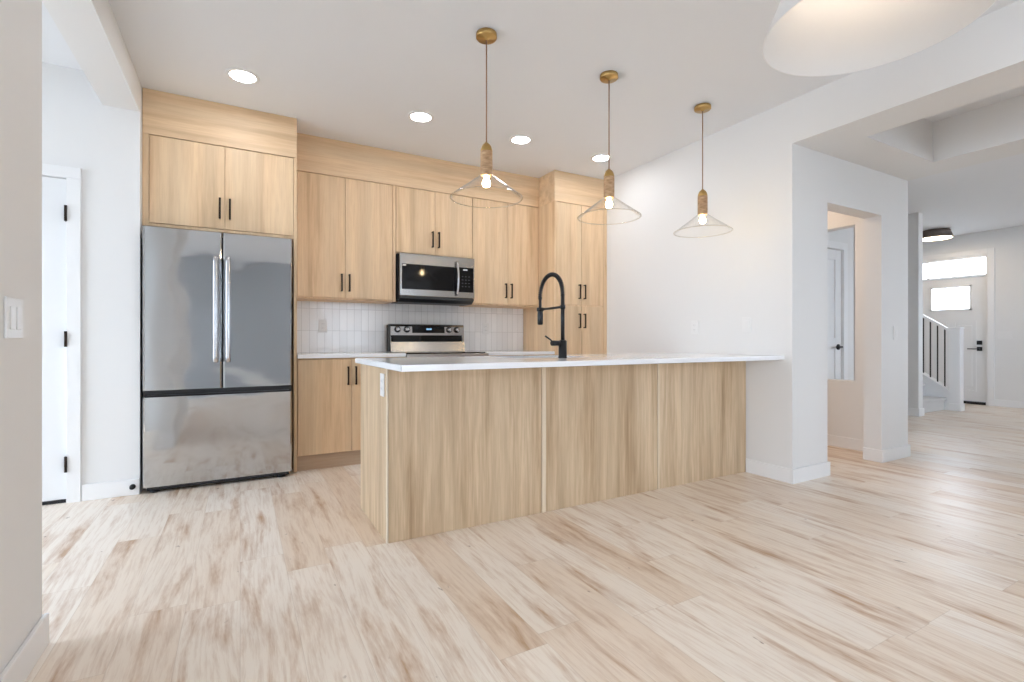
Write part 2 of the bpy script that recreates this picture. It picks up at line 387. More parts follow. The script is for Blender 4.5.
# ------------------------------------------------------------------ doors
d1 = thing('door_1', (-1.35, 4.075, 0), 'white interior door with dark hinges left of the refrigerator', 'door', None, 'structure')
m = MB(); y0 = 4.085; st = .115
m.box(GX0+.003, GX1-.003, y0+.010, y0+.032, .022, GZ-.003)
m.box(GX0+.003, GX0+st, y0, y0+.04, .022, GZ-.003, .002); m.box(GX1-st, GX1-.003, y0, y0+.04, .022, GZ-.003, .002)
for z0, z1 in ((.022, .24), (.93, 1.06), (GZ-.12, GZ-.003)): m.box(GX0+st, GX1-st, y0, y0+.04, z0, z1, .002)
m.build('slab', 'door', d1)
m = MB(); cy0 = 4.057
m.box(GX1, -.886, cy0, 4.075, 0, GZ, .003); m.box(GX0-.071, GX0, cy0, 4.075, 0, GZ, .003); m.box(GX0-.071, -.886, cy0, 4.075, GZ, GZ+.07, .003)
m.build('casing', 'trim', d1)
for z in (.197, .985, 1.775):
    m = MB().tube([(GX1-.001, 4.052, z), (GX1-.001, 4.052, z+.098)], .0075, 10); m.box(GX1-.008, GX1+.003, 4.053, 4.086, z, z+.098)
    m.build('hinge', 'bronze', d1)
m = MB().lathe([(0,-.03), (.026,-.03), (.026,-.02), (.012,-.012), (.012,0), (.03,0), (.03,.01), (0,.01)], (GX0+.07, 4.05, .98), 'y', 20); m.tube([(GX0+.07, 4.03, .98), (GX0+.19, 4.03, .98)], .009, 10)
m.build('handle', 'matte', d1)
B(GX0, GX1, 4.08, 4.18, .001, .02).build('threshold', 'black', d1)

d2 = thing('door_2', (5.565, 3.03, 0), 'white door with a black lever beyond the pass-through', 'door', None, 'structure')
m = MB(); y0 = 3.04; m.box(DX0+.004, DX1-.012, y0+.012, y0+.03, .012, DZ-.012)
m.box(DX0+.004, DX0+.11, y0, y0+.035, .012, DZ-.012, .002); m.box(DX1-.12, DX1-.012, y0, y0+.035, .012, DZ-.012, .002)
for z0, z1 in ((.012, .22), (.93, 1.05), (DZ-.12, DZ-.012)): m.box(DX0+.11, DX1-.12, y0, y0+.035, z0, z1, .002)
m.build('slab', 'door', d2)
m = MB(); m.box(DX1, DX1+.075, 3.012, 3.03, 0, DZ, .003); m.box(5.168, DX0, 3.012, 3.03, 0, DZ, .003); m.box(5.168, DX1+.075, 3.012, 3.03, DZ, DZ+.075, .003); m.build('casing', 'trim', d2)
m = MB().lathe([(0,0), (.032,0), (.032,-.012), (.012,-.016), (.012,-.05), (0,-.05)], (DX1-.075, 3.04, .951), 'y', 20); m.tube([(DX1-.075, 2.993, .951), (DX1-.19, 2.993, .951)], .009, 10); m.build('handle', 'matte', d2)

d3 = thing('door_3', (XE, 3.62, 0), 'white front door with a square glass lite and black hardware', 'door', None, 'structure')
SY0, SY1, SZ = 3.168, 4.072, 2.055
gy0, gy1, gz0, gz1 = 3.362, 3.878, 1.53, 1.905
m = MB(); xa, xb = XE+.03, XE+.075
m.box(xa, xb, SY0, gy0, .045, SZ); m.box(xa, xb, gy1, SY1, .045, SZ); m.box(xa, xb, gy0, gy1, .045, gz0); m.box(xa, xb, gy0, gy1, gz1, SZ)
for (p0, p1) in ((3.29, 3.57), (3.67, 3.95)):   # two tall raised panels under the lite
    m.box(xa-.006, xa, p0, p1, .2, .22); m.box(xa-.006, xa, p0, p1, 1.32, 1.34); m.box(xa-.006, xa, p0, p0+.02, .22, 1.32); m.box(xa-.006, xa, p1-.02, p1, .22, 1.32)
    m.box(xa-.008, xa, p0+.05, p1-.05, .27, 1.27, .006)
m.build('slab', 'door', d3)
m = MB()
for a in ((gy0-.02, gy0+.01, gz0-.02, gz1+.02), (gy1-.01, gy1+.02, gz0-.02, gz1+.02)): m.box(xa-.01, xa+.002, a[0], a[1], a[2], a[3], .003)
for a in ((gz0-.02, gz0+.01), (gz1-.01, gz1+.02)): m.box(xa-.01, xa+.002, gy0-.02, gy1+.02, a[0], a[1], .003)
m.build('lite_frame', 'door', d3)
B(xa+.018, xa+.026, gy0, gy1, gz0, gz1).build('glass_lite', 'pane', d3)
m = MB(); m.box(XE-.018, XE, 3.058, FY0+.012, 0, FZ+.07, .003); m.box(XE-.018, XE, FY1-.012, FY1+.06, 0, FZ+.07, .003); m.box(XE-.018, XE, FY0+.012, FY1-.012, FZ-.01, FZ+.07, .003)
m.box(XE, XE+.1, FY0, SY0-.003, 0, FZ); m.box(XE, XE+.1, SY1+.003, FY1, 0, FZ)
m.build('casing', 'trim', d3)
m = MB(); m.box(XE-.004, XE+.1, SY0-.003, SY1+.003, SZ+.004, 2.078, .003); m.box(XE, XE+.1, SY0-.003, SY1+.003, 2.35, FZ); m.box(XE+.02, XE+.06, 3.915, 3.932, 2.078, 2.35)
m.build('transom_frame', 'trim', d3)
B(XE+.04, XE+.048, SY0, SY1, 2.078, 2.35).build('transom_glass', 'pane', d3)
B(XE-.005, XE+.12, SY0-.003, SY1+.003, .001, .042).build('threshold', 'black', d3)
B(xa-.02, xa, 3.215, 3.28, .955, 1.02, .004).build('deadbolt', 'matte', d3)
m = B(xa-.012, xa, 3.215, 3.28, .855, .92, .004); m.tube([(xa-.012, 3.247, .888), (xa-.05, 3.247, .888)], .011, 12); m.tube([(xa-.05, 3.242, .888), (xa-.05, 3.385, .888)], .008, 10); m.build('handle', 'matte', d3)

# ------------------------------------------------------------------ windows the daylight comes through (outside the frame)
def window(name, axis, at, a0, a1, z0, z1, n, label, side):
    t = thing(name, ((at, (a0+a1)/2, z0) if axis == 'x' else ((a0+a1)/2, at, z0)), label, 'window', None, 'structure')
    def bx(m, p0, p1, q0, q1, u0, u1): m.box(*((u0, u1, p0, p1, q0, q1) if axis == 'x' else (p0, p1, u0, u1, q0, q1)))
    m = MB(); F = .06; u0, u1 = at-.09, at-.02
    bx(m, a0, a1, z0, z0+F, u0, u1); bx(m, a0, a1, z1-F, z1, u0, u1); bx(m, a0, a0+F, z0+F, z1-F, u0, u1); bx(m, a1-F, a1, z0+F, z1-F, u0, u1)
    for i in range(1, n):
        p = a0+(a1-a0)*i/n; bx(m, p-.035, p+.035, z0+F, z1-F, u0, u1)
    m.build('frame', 'trim', t)
    m = MB(); bx(m, a0+F, a1-F, z0+F, z1-F, at-.06, at-.054); m.build('pane', 'pane', t)
window('window_1', 'x', XW, *WIN_L, 3, 'large white framed window in the living room wall', 1)
window('window_2', 'y', YS, *WIN_S, 3, 'white framed patio glazing behind the dining area', 1)
window('window_4', 'y', YS, *WIN_N, 1, 'narrow window added to reflect as a bright strip in the refrigerator', 1)
window('window_5', 'x', XP, *WIN_P, 2, 'glazed garden door at the end of the side passage', 1)
window('window_3', 'y', -1.03, *WIN_H, 3, 'white framed hall window', 1)

# ------------------------------------------------------------------ cabinets
def pull(door, x, z, y, length=.15, nm='handle'):
    m = MB(); h = length/2
    m.box(x-.0065, x+.0065, y-.036, y-.024, z-h, z+h, .0015, 1)
    for s in (-1, 1): m.box(x-.005, x+.005, y-.026, y+.001, z+s*(h-.006)-.005, z+s*(h-.006)+.005)
    return m.build(nm, 'bronze', door)
def slab_door(root, x0, x1, z0, z1, y, mt='oak', g=.0016):
    return B(x0+g, x1-g, y, y+.019, z0+g, z1-g, .0012, 1).build('door', mt, root)

# cabinet over the refrigerator, with its right gable down to the floor
y = 4.15
fc = thing('refrigerator_cabinet', (-.1, 4.46, 0), 'oak two-door cabinet built above and around the refrigerator', 'cabinet')
m = MB(); m.box(-.583, .361, y+.021, YB-.002, 1.83, 2.44); m.box(-.583, -.5475, y, y+.021, 1.83, 2.44); m.box(-.583, .361, y+.002, y+.3, 1.812, 1.83); m.build('carcass', 'oak', fc)
B(.3625, .3865, y, YB-.002, 0, 2.44, .001, 1).build('side_panel', 'oak', fc)
for x0, x1, hx in ((-.5465, -.097, -.128), (-.097, .3615, -.065)): pull(slab_door(fc, x0, x1, 1.833, 2.437, y), hx, 1.98, y)

# left upper cabinet
y = 4.43
u1 = thing('upper_cabinet', (.81, 4.6, 1.375), 'tall oak two-door wall cabinet between refrigerator and microwave', 'cabinet', 'oak wall cabinets')
m = MB(); m.box(.388, 1.214, y+.021, YB-.002, 1.378, 2.436); m.box(.389, .4125, y+.004, y+.021, 1.378, 2.436); m.build('carcass', 'oak', u1)
B(1.2145, 1.2415, y+.004, YB-.002, 1.378, 2.436, .001, 1).build('side_panel', 'oak', u1)
for x0, x1, hx in ((.413, .797, .766), (.797, 1.2125, .83)): pull(slab_door(u1, x0, x1, 1.39, 2.434, y), hx, 1.523, y)
# cabinet above the microwave
u2 = thing('upper_cabinet', (1.62, 4.6, 1.82), 'short oak two-door wall cabinet directly above the microwave', 'cabinet', 'oak wall cabinets')
B(1.2425, 2.003, y+.021, YB-.002, 1.822, 2.436).build('carcass', 'oak', u2)
for x0, x1, hx in ((1.2435, 1.617, 1.588), (1.617, 2.0025, 1.65)): pull(slab_door(u2, x0, x1, 1.83, 2.434, y), hx, 1.975, y)
# right upper cabinet
u3 = thing('upper_cabinet', (2.39, 4.6, 1.375), 'tall oak two-door wall cabinet between microwave and pantry', 'cabinet', 'oak wall cabinets')
B(2.0045, 2.777, y+.021, YB-.002, 1.378, 2.436).build('carcass', 'oak', u3)
for x0, x1, hx in ((2.006, 2.404, 2.372), (2.404, 2.776, 2.438)): pull(slab_door(u3, x0, x1, 1.39, 2.434, y), hx, 1.53, y)
# pantry
y = 4.136
pc = thing('pantry_cabinet', (3.12, 4.45, 0), 'full height oak pantry cabinet in the corner against the white wall', 'cabinet')
m = MB(); m.box(2.7795, XR-.002, y+.021, YB-.002, .11, 2.436); m.box(2.7795, 2.803, y, y+.021, .11, 2.436); m.box(3.408, XR-.002, y, y+.021, .11, 2.436); m.box(2.803, 3.408, y+.004, y+.021, 1.376, 1.398); m.build('carcass', 'oak', pc)
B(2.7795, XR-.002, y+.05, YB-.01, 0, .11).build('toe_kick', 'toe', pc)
for x0, x1, hx in ((2.804, 3.1165, 3.084), (3.1165, 3.407, 3.149)):
    pull(slab_door(pc, x0, x1, 1.394, 2.434, y), hx, 1.53, y)
    pull(slab_door(pc, x0, x1, .115, 1.380, y), hx, 1.228, y)
# soffit boards up to the ceiling
tag(B(-.583, .3865, 4.15, YB-.002, 2.4415, HC-.001, .001, 1).build('soffit_panel', 'oakh'), 'horizontal grain oak soffit above the refrigerator cabinet', 'soffit', 'oak soffits at the ceiling')
tag(B(.388, 2.778, 4.43, YB-.002, 2.4375, HC-.001, .001, 1).build('soffit_panel', 'oakh'), 'long horizontal grain oak soffit above the wall cabinets', 'soffit', 'oak soffits at the ceiling')
tag(B(2.7795, XR-.002, 4.136, YB-.002, 2.4375, HC-.001, .001, 1).build('soffit_panel', 'oakh'), 'horizontal grain oak soffit above the corner pantry', 'soffit', 'oak soffits at the ceiling')
# base cabinets
y = 4.15
def base_cab(x0, x1, xm, label, lead=.0):
    t = thing('base_cabinet', ((x0+x1)/2, 4.46, 0), label, 'cabinet', 'oak base cabinets')
    B(x0, x1, y+.021, YB-.002, .118, .883).build('carcass', 'oak', t)
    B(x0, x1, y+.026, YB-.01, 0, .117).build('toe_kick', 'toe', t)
    for a, b, hx in ((x0+.002, xm, xm-.031), (xm, x1-.002, xm+.031)): pull(slab_door(t, a, b, .12, .874, y), hx, .739, y)
base_cab(.3885, 1.2455, .799, 'oak base cabinet between the refrigerator and the range')
base_cab(2.0145, 2.778, 2.40, 'oak base cabinet between the range and the pantry')
# worktops on the back run
tag(B(.388, 1.2455, 4.128, YB-.002, .884, .914, .002, 1).build('worktop', 'quartz'), 'white quartz worktop left of the range', 'worktop', 'back worktops')
tag(B(2.0145, 2.778, 4.128, YB-.002, .884, .914, .002, 1).build('worktop', 'quartz'), 'white quartz worktop right of the range', 'worktop', 'back worktops')
struct('trim_backsplash', B(.388, 2.778, YB-.011, YB-.0005, .915, 1.42), 'tile', 'backsplash of stacked pale vertical tiles under the wall cabinets', 'backsplash', (0, 0, .914))

# ------------------------------------------------------------------ peninsula
PX0, PY, PY2 = .647, 2.471, 3.09
pn = thing('peninsula_cabinet', (2.05, 2.78, 0), 'long oak kitchen peninsula base under the white counter', 'peninsula')
m = MB(); m.box(PX0+.02, 1.44, PY+.02, PY2-.02, .1, .882); m.box(2.12, XR-.002, PY+.02, PY2-.02, .1, .882); m.box(1.44, 2.12, PY+.02, PY2-.02, .1, .62); m.box(1.44, 2.12, PY+.02, PY+.05, .62, .882); m.box(1.44, 2.12, PY2-.05, PY2-.02, .62, .882)
m.build('carcass', 'oak', pn)
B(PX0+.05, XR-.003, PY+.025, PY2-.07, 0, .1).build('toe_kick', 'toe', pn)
B(PX0, PX0+.0195, PY+.0198, PY2, 0, .883, .001, 1).build('end_panel', 'panel', pn)
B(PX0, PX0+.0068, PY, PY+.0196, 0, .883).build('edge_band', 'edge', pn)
bats = ((1.570, 1.597), (2.510, 2.529))
ends = [PX0+.0062, bats[0][0], bats[0][1], bats[1][0], bats[1][1], XR-.002]
for a, b in ((ends[0], ends[1]), (ends[2], ends[3]), (ends[4], ends[5])): B(a+.0022, b-.0022, PY, PY+.0195, 0, .883, .001, 1).build('back_panel', 'panel', pn)
for a, b in bats: B(a, b, PY-.004, PY+.0195, 0, .883, .0012, 1).build('batten', 'batten', pn)
for x0, x1 in ((.67, 1.05), (1.05, 1.43), (1.45, 1.78), (1.78, 2.11), (2.13, 2.45), (2.45, 2.77), (2.77, 3.1)):
    dd = B(x0+.002, x1-.002, PY2-.02, PY2-.001, .105, .874, .001, 1).build('door', 'oak', pn)
    mm = MB(); mm.box(x0+.04, x0+.05, PY2+.024, PY2+.034, .66, .81); mm.box(x0+.04, x0+.05, PY2-.001, PY2+.026, .665, .675); mm.box(x0+.04, x0+.05, PY2-.001, PY2+.026, .795, .805); mm.build('handle', 'bronze', dd)
# countertop with a cut-out for the sink
CX0, CY0, CY1 = .6285, 2.160, 3.162
hx0, hx1, hy0, hy1 = 1.50, 2.06, 2.64, 3.02
m = MB(); zz = (.8845, .914); bmc = m.bm
outer = [(CX0, CY0), (XR-.001, CY0), (XR-.001, CY1), (CX0, CY1)]; inner = [(hx0, hy0), (hx1, hy0), (hx1, hy1), (hx0, hy1)]
vo = [[bmc.verts.new((*p, z)) for p in outer] for z in zz]; vi = [[bmc.verts.new((*p, z)) for p in inner] for z in zz]
for i in range(4):
    j = (i+1) % 4
    for k in (0, 1): bmc.faces.new((vo[k][i], vo[k][j], vi[k][j], vi[k][i]))
    bmc.faces.new((vo[0][i], vo[0][j], vo[1][j], vo[1][i])); bmc.faces.new((vi[0][i], vi[0][j], vi[1][j], vi[1][i]))
ee = [e for e in bmc.edges if all(v in vo[0]+vo[1] for v in e.verts)]
bmesh.ops.bevel(bmc, geom=ee, offset=.0025, segments=2, affect='EDGES')
tag(m.build('countertop', 'quartz'), 'long white quartz countertop on the oak peninsula', 'countertop')
# sink let into the cut-out
m = MB(); t_ = .004; zb = .66
m.box(hx0-.01, hx1+.01, hy0-.01, hy1+.01, zb, zb+t_); m.box(hx0-.01, hx0-.01+t_, hy0-.01, hy1+.01, zb+t_, .884); m.box(hx1+.01-t_, hx1+.01, hy0-.01, hy1+.01, zb+t_, .884)
m.box(hx0-.01+t_, hx1+.01-t_, hy0-.01, hy0-.01+t_, zb+t_, .884); m.box(hx0-.01+t_, hx1+.01-t_, hy1+.01-t_, hy1+.01, zb+t_, .884)
sk = thing('sink', (1.78, 2.83, zb), 'stainless undermount sink let into the peninsula counter', 'sink'); m.build('basin', 'sink', sk)
MB().lathe([(0,.006), (.03,.006), (.045,.009), (.045,.004), (0,.004)], (1.78, 2.83, zb), 'z', 24).build('drain', 'chrome', sk)

# ------------------------------------------------------------------ faucet
FX, FYc = 1.777, 2.552
fa = thing('faucet', (FX, FYc, .914), 'matte black spring neck faucet standing on the peninsula counter', 'faucet')
MB().lathe([(0,0), (.028,0), (.028,.008), (.0262,.010), (.0262,.108), (.021,.112), (.0135,.114), (.0135,.112)], (FX, FYc, .914), 'z', 28).build('base', 'matte', fa)
MB().tube([(FX, FYc, 1.02), (FX, FYc, 1.315)], .0122, 20).build('post', 'matte', fa)
R_ = .1325; cz = 1.322
arc = [Vector((FX, FYc+R_-R_*math.cos(t), cz+R_*math.sin(t))) for t in [PI*i/60 for i in range(61)]]
path = [Vector((FX, FYc, 1.30))] + arc + [Vector((FX, FYc+2*R_, 1.30-.01*i)) for i in range(0, 7)]
MB().tube(path, .0085, 12).build('hose', 'black', fa)
# the spring coil wound round the hose
sp = []; pa = [Vector((FX, FYc, 1.305))] + arc + [Vector((FX, FYc+2*R_, 1.305))]
L = [0]
for p, q in zip(pa, pa[1:]): L.append(L[-1]+(q-p).length)
turns = 36; K = turns*9
for i in range(K+1):
    s_ = L[-1]*i/K
    j = max(k for k in range(len(L)) if L[k] <= s_+1e-9); j = min(j, len(pa)-2)
    p = pa[j].lerp(pa[j+1], (s_-L[j])/(L[j+1]-L[j])); tg = (pa[j+1]-pa[j]).normalized(); nx = Vector((1,0,0)); nb = tg.cross(nx)
    ph = 2*PI*turns*i/K; sp.append(p + .0122*(math.cos(ph)*nx + math.sin(ph)*nb))
MB().tube(sp, .0032, 6).build('spring', 'matte', fa)
MB().lathe([(0,1.13), (.014,1.13), (.0185,1.136), (.019,1.20), (.016,1.232), (.010,1.245), (.009,1.30), (.0125,1.302), (.0125,1.318), (0,1.318)], (FX, FYc+2*R_, 0), 'z', 24).build('spray_head', 'matte', fa)
m = MB().tube([(FX, FYc+.01, 1.236), (FX, FYc+2*R_-.016, 1.234)], .0076, 12); m.lathe([(.0195,-.012), (.0235,-.012), (.0235,.012), (.0195,.012)], (FX, FYc+2*R_, 1.234), 'z', 20, True); m.lathe([(.0125,-.012), (.0165,-.012), (.0165,.012), (.0125,.012)], (FX, FYc, 1.236), 'z', 20, True)
m.build('support_arm', 'matte', fa)
m = MB().tube([(FX-.015, FYc, 1.008), (FX-.083, FYc, 1.008)], .0165, 20); m.tube([(FX-.075, FYc, 1.015), (FX-.083, FYc+.015, 1.03), (FX-.118, FYc+.02, 1.052)], .005, 10)
m.build('lever', 'matte', fa)

# ------------------------------------------------------------------ refrigerator
fx0, fx1, fy, fzs = -.5655, .342, 4.03, .69
fr = thing('refrigerator', (-.11, 4.4, 0), 'stainless steel french door refrigerator with a bottom freezer drawer', 'refrigerator')
m = MB(); m.box(fx0+.004, fx1-.004, 4.10, 4.74, .05, 1.765, .004); m.box(fx0+.006, fx1-.006, 4.075, 4.10, .05, 1.76); m.box(fx0+.02, fx1-.02, 4.05, 4.075, .02, .06); m.build('body', 'black', fr)
xm = -.110
def fdoor(x0, x1, z0, z1, nm):
    m = MB(); d_ = .008; pr = [(x0, fy+.06), (x0, fy+.010), (x0+.004, fy+.003), (x0+.012, fy), (x1-.012, fy), (x1-.004, fy+.003), (x1, fy+.010), (x1, fy+.06)]
    m.prism(pr, 'z', z0, z1); return m.build(nm, 'steel_v', fr)
for x0, x1, hx in ((fx0, xm-.002, xm-.040), (xm+.002, fx1, xm+.036)):
    dd = fdoor(x0, x1, fzs, 1.785, 'door')
    pts = []
    for i in range(25):
        t = i/24; z = .872+(1.61-.872)*t; bow = .012*math.sin(PI*t); pts.append((hx, fy-.045-bow, z))
    m = MB()
    A = []
    for (px, py, pz) in pts: A.append([m.bm.verts.new((px+dx, py+dy, pz)) for dx, dy in ((-.014,.008), (-.014,-.003), (-.008,-.009), (.008,-.009), (.014,-.003), (.014,.008))])
    for a_, b_ in zip(A, A[1:]):
        for k in range(6): m.bm.faces.new((a_[k], a_[(k+1) % 6], b_[(k+1) % 6], b_[k])).smooth = True
    m.bm.faces.new(A[0]); m.bm.faces.new(A[-1][::-1])
    for z in (.885, 1.597): m.box(hx-.009, hx+.009, fy-.042, fy+.001, z-.012, z+.012, .002)
    m.build('handle', 'bar', dd)
fdoor(fx0, fx1, .044, .643, 'freezer_drawer')
m = MB(); m.box(fx0+.003, fx1-.003, fy+.03, fy+.07, .645, .688); m.box(fx0+.02, fx1-.02, fy+.012, fy+.03, .648, .655); m.build('drawer_recess', 'black', fr)
for x in (fx0+.06, fx1-.07): MB().lathe([(0,0), (.028,0), (.028,.012), (.016,.016), (.016,.05), (0,.05)], (x, 4.085, .0005), 'z', 16).build('foot', 'black', fr)

# ------------------------------------------------------------------ range
rx0, rx1, ry = 1.2475, 2.0125, 4.10
rg = thing('range', (1.63, 4.42, 0), 'stainless slide-in electric range below the microwave', 'range')
B(rx0+.002, rx1-.002, ry+.035, 4.725, .03, .893, .003).build('body', 'steel', rg)
m = MB(); m.box(rx0, rx1, ry-.02, ry+.05, .868, .906, .002, 1); m.build('front_rail', 'rail', rg)
B(rx0, rx1, ry+.05, 4.66, .893, .9165, .002, 1).build('cooktop', 'bglass', rg)
od = B(rx0+.004, rx1-.004, ry, ry+.034, .215, .862, .004).build('oven_door', 'steel', rg)
B(rx0+.12, rx1-.12, ry-.003, ry+.001, .34, .70, .001).build('window', 'bglass', od)
m = MB().tube([(rx0+.06, ry-.05, .80), (rx1-.06, ry-.05, .80)], .012, 14)
for x in (rx0+.09, rx1-.09): m.tube([(x, ry-.05, .80), (x, ry+.001, .80)], .009, 10)
m.build('handle', 'bar', od)
B(rx0+.004, rx1-.004, ry, ry+.034, .045, .21, .004).build('storage_drawer', 'steel', rg)
for x in (rx0+.05, rx1-.05): MB().lathe([(0,0), (.02,0), (.02,.03), (0,.03)], (x, 4.2, .0005), 'z', 14).build('foot', 'black', rg)
# backguard: leaning face with knobs, clock and a black vent slot
g0, g1 = 1.243, 2.015; gy = 4.655
bgd = MB().prism([(gy-.022, .917), (gy-.002, 1.012), (gy+.012, 1.16), (gy+.02, 1.178), (gy+.032, 1.184), (4.745, 1.184), (4.745, .917)], 'x', g0+.008, g1).build('backguard', 'steel', rg)
B(g0-.004, g0+.0075, gy-.012, 4.745, .917, 1.176, .002).build('side_cap', 'black', rg)
def onface(z): # y of the leaning face at height z
    return gy-.002 + (z-1.012)/(1.16-1.012)*.014
def pos(u): # width fraction across the panel
    return g0+.008+(g1-g0-.008)*u
m = MB(); z0, z1 = 1.098, 1.166; m.prism([(onface(z0)-.0025, z0), (onface(z1)-.0025, z1), (onface(z1)+.006, z1), (onface(z0)+.006, z0)], 'x', pos(.285), pos(.722)); m.build('display', 'bglass', bgd)
m = MB(); z0, z1 = 1.128, 1.143
for k in range(4):
    a_ = pos(.475)+k*.012+(.006 if k > 1 else 0); m.prism([(onface(z0)-.0035, z0), (onface(z1)-.0035, z1), (onface(z1)-.002, z1), (onface(z0)-.002, z0)], 'x', a_, a_+.0085)
m.build('clock', 'clock', bgd)
for u in (.095, .215, .785, .895):
    z = 1.131; yk = onface(z)
    k = MB().lathe([(0,-.032), (.017,-.032), (.0205,-.027), (.0215,-.008), (.027,-.006), (.027,.004), (0,.004)], (pos(u), yk, z), 'y', 24); k.box(pos(u)-.003, pos(u)+.003, yk-.036, yk-.030, z-.015, z+.017, .001, 1)
    k.build('knob', 'bar', bgd)
    MB().lathe([(.0225,-.0075), (.031,-.0065), (.031,.002), (.0225,.002)], (pos(u), yk, z), 'y', 28, True).build('dial_ring', 'black', bgd)
m = MB(); z0, z1 = 1.012, 1.075; m.prism([(onface(z0)-.004, z0), (onface(z1)-.004, z1), (onface(z1)+.01, z1), (onface(z0)+.01, z0)], 'x', pos(.01), pos(.965)); m.build('vent_slot', 'bglass', bgd)

# ------------------------------------------------------------------ microwave
mx0, mx1, my, mz0, mz1 = 1.260, 1.999, 4.368, 1.432, 1.818
mw = thing('microwave', (1.62, 4.55, 1.37), 'stainless over-the-range microwave with a black glass door', 'microwave')
m = MB(); m.box(mx0-.006, mx1-.002, my+.045, YB-.012, 1.40, mz1); m.prism([(my+.012, 1.406), (my+.06, 1.378), (my+.3, 1.378), (my+.3, 1.406)], 'x', mx0+.004, mx1-.004); m.build('body', 'black', mw)
B(mx0+.005, mx1-.005, my-.001, my+.045, 1.406, 1.429, .004).build('vent', 'vent', mw)
xs = mx0+.745*(mx1-mx0)
md = MB(); md.box(mx0, mx1, my, my+.045, mz0, mz1, .004); md = md.build('door', 'steel', mw)
wz0, wz1 = 1.492, 1.722
B(mx0+.019, xs-.028, my-.0025, my+.004, wz0, wz1, .001, 1).build('window', 'bglass', md)
B(xs+.022, mx1-.012, my-.0025, my+.004, wz0-.004, wz1+.004, .001, 1).build('control_panel', 'bglass', md)
B(xs-.028, xs+.022, my-.0022, my+.004, wz0, wz1, .001, 1).build('handle_strip', 'bglass', md)
for i in range(4):
    for j in range(3): B(xs+.055+j*.034, xs+.068+j*.034, my-.0034, my-.0022, 1.54+i*.032, 1.545+i*.032).build('key', 'key', md)
m = MB(); m.box(xs+.068, xs+.112, my-.0034, my-.0022, 1.697, 1.709); m.build('clock', 'white', md)
B(mx0+.026, mx0+.056, my-.0036, my-.0022, 1.702, 1.716).build('sticker', 'white', md)
pts = []
for i in range(17):
    t = i/16; pts.append((xs, my-.02-.03*math.sin(PI*t), 1.455+(1.775-1.455)*t))
m = MB().tube(pts, .0105, 12)
for z in (1.46, 1.77): m.tube([(xs, my-.02, z), (xs, my+.002, z)], .009, 10)
m.build('handle', 'bar', md)

# ------------------------------------------------------------------ pendants over the peninsula
def pendant(x, y):
    t = thing('pendant_light', (x, y, HC), 'clear glass cone pendant nearest the refrigerator end of the peninsula', 'pendant light', 'glass pendants over the peninsula')
    MB().lathe([(0,0), (.058,0), (.059,-.004), (.059,-.022), (.055,-.027), (.012,-.028), (.010,-.036), (0,-.036)], (x, y, HC-.0005), 'z', 36).build('canopy', 'brass', t)
    MB().tube([(x, y, HC-.03), (x, y, 2.138)], .0038, 10).build('cord', 'cord', t)
    MB().lathe([(0,2.141), (.006,2.140), (.012,2.132), (.022,2.124), (.0305,2.108), (.0345,2.088), (.0335,2.086), (0,2.086)], (x, y, 0), 'z', 32).build('cap', 'brass', t)
    MB().lathe([(0,2.0855), (.0335,2.0855), (.0345,2.076), (.0345,1.958), (.031,1.950), (0,1.950)], (x, y, 0), 'z', 32).build('socket', 'socket', t)
    pr = [(.0315,1.962), (.0355,1.955), (.045,1.946), (.10,1.905), (.15,1.868), (.19,1.838), (.2035,1.827)]
    full = pr + [(r_-.0015, h_-.0026) for r_, h_ in reversed(pr)]
    g = MB().lathe(full, (x, y, 0), 'z', 72, True).build('glass_shade', 'glass', t)
    MB().lathe([(.2035+.0028*math.cos(a), 1.8250+.0028*math.sin(a)) for a in [2*PI*k/10 for k in range(10)]], (x, y, 0), 'z', 72, True).build('rim', 'glassrim', g)
    MB().lathe([(0,1.950), (.012,1.950), (.012,1.936), (.018,1.925), (.0225,1.912), (.0215,1.899), (.015,1.890), (0,1.886)], (x, y, 0), 'z', 24).build('bulb', 'bulb', t)
    return t
p1 = pendant(1.213, 2.489)
dup(p1, (2.098, 2.489, HC), 'clear glass cone pendant in the middle of the three over the peninsula')
dup(p1, (2.983, 2.489, HC), 'clear glass cone pendant farthest from the refrigerator, wholly before the white wall')

# ------------------------------------------------------------------ recessed ceiling lights, then added fill lights
def downlight(x, y, label):
    t = thing('downlight', (x, y, HC), label, 'ceiling light', 'recessed ceiling lights')
    MB().lathe([(.074,0), (.098,0), (.098,-.003), (.092,-.006), (.078,-.007), (.074,-.004)], (x, y, HC-.0003), 'z', 40, True).build('trim_ring', 'white', t)
    MB().lathe([(0,-.0025), (.0745,-.0025), (.0745,-.001), (0,-.001)], (x, y, HC-.0003), 'z', 40).build('lens', 'lens', t)
    return t
dl = downlight(.015, 3.655, 'round lit recessed ceiling light in front of the refrigerator cabinet')
for x, lb in ((1.22, 'round lit recessed ceiling light in front of the microwave cabinet'), (2.11, 'round lit recessed ceiling light right of the nearest pendant cord'), (2.986, 'round lit recessed ceiling light in front of the pantry')):
    dup(dl, (x, 3.657, HC), lb)
for x, y, lb in ((.1, .4, 'added unseen fill light in the dining area nearest the left wall end'), (-1.9, -1.2, 'added unseen fill light in the middle of the living area'), (-1.9, -2.8, 'added unseen fill light beside the narrow living room window'),
                 (2.9, .3, 'added unseen fill light beside the dropped beam'), (1.7, -1.2, 'added unseen fill light behind the dining pendant'), (1.7, -2.8, 'added unseen fill light before the patio glazing')):
    dup(dl, (x, y, HC), lb)  # lamps added out of view to brighten the floor

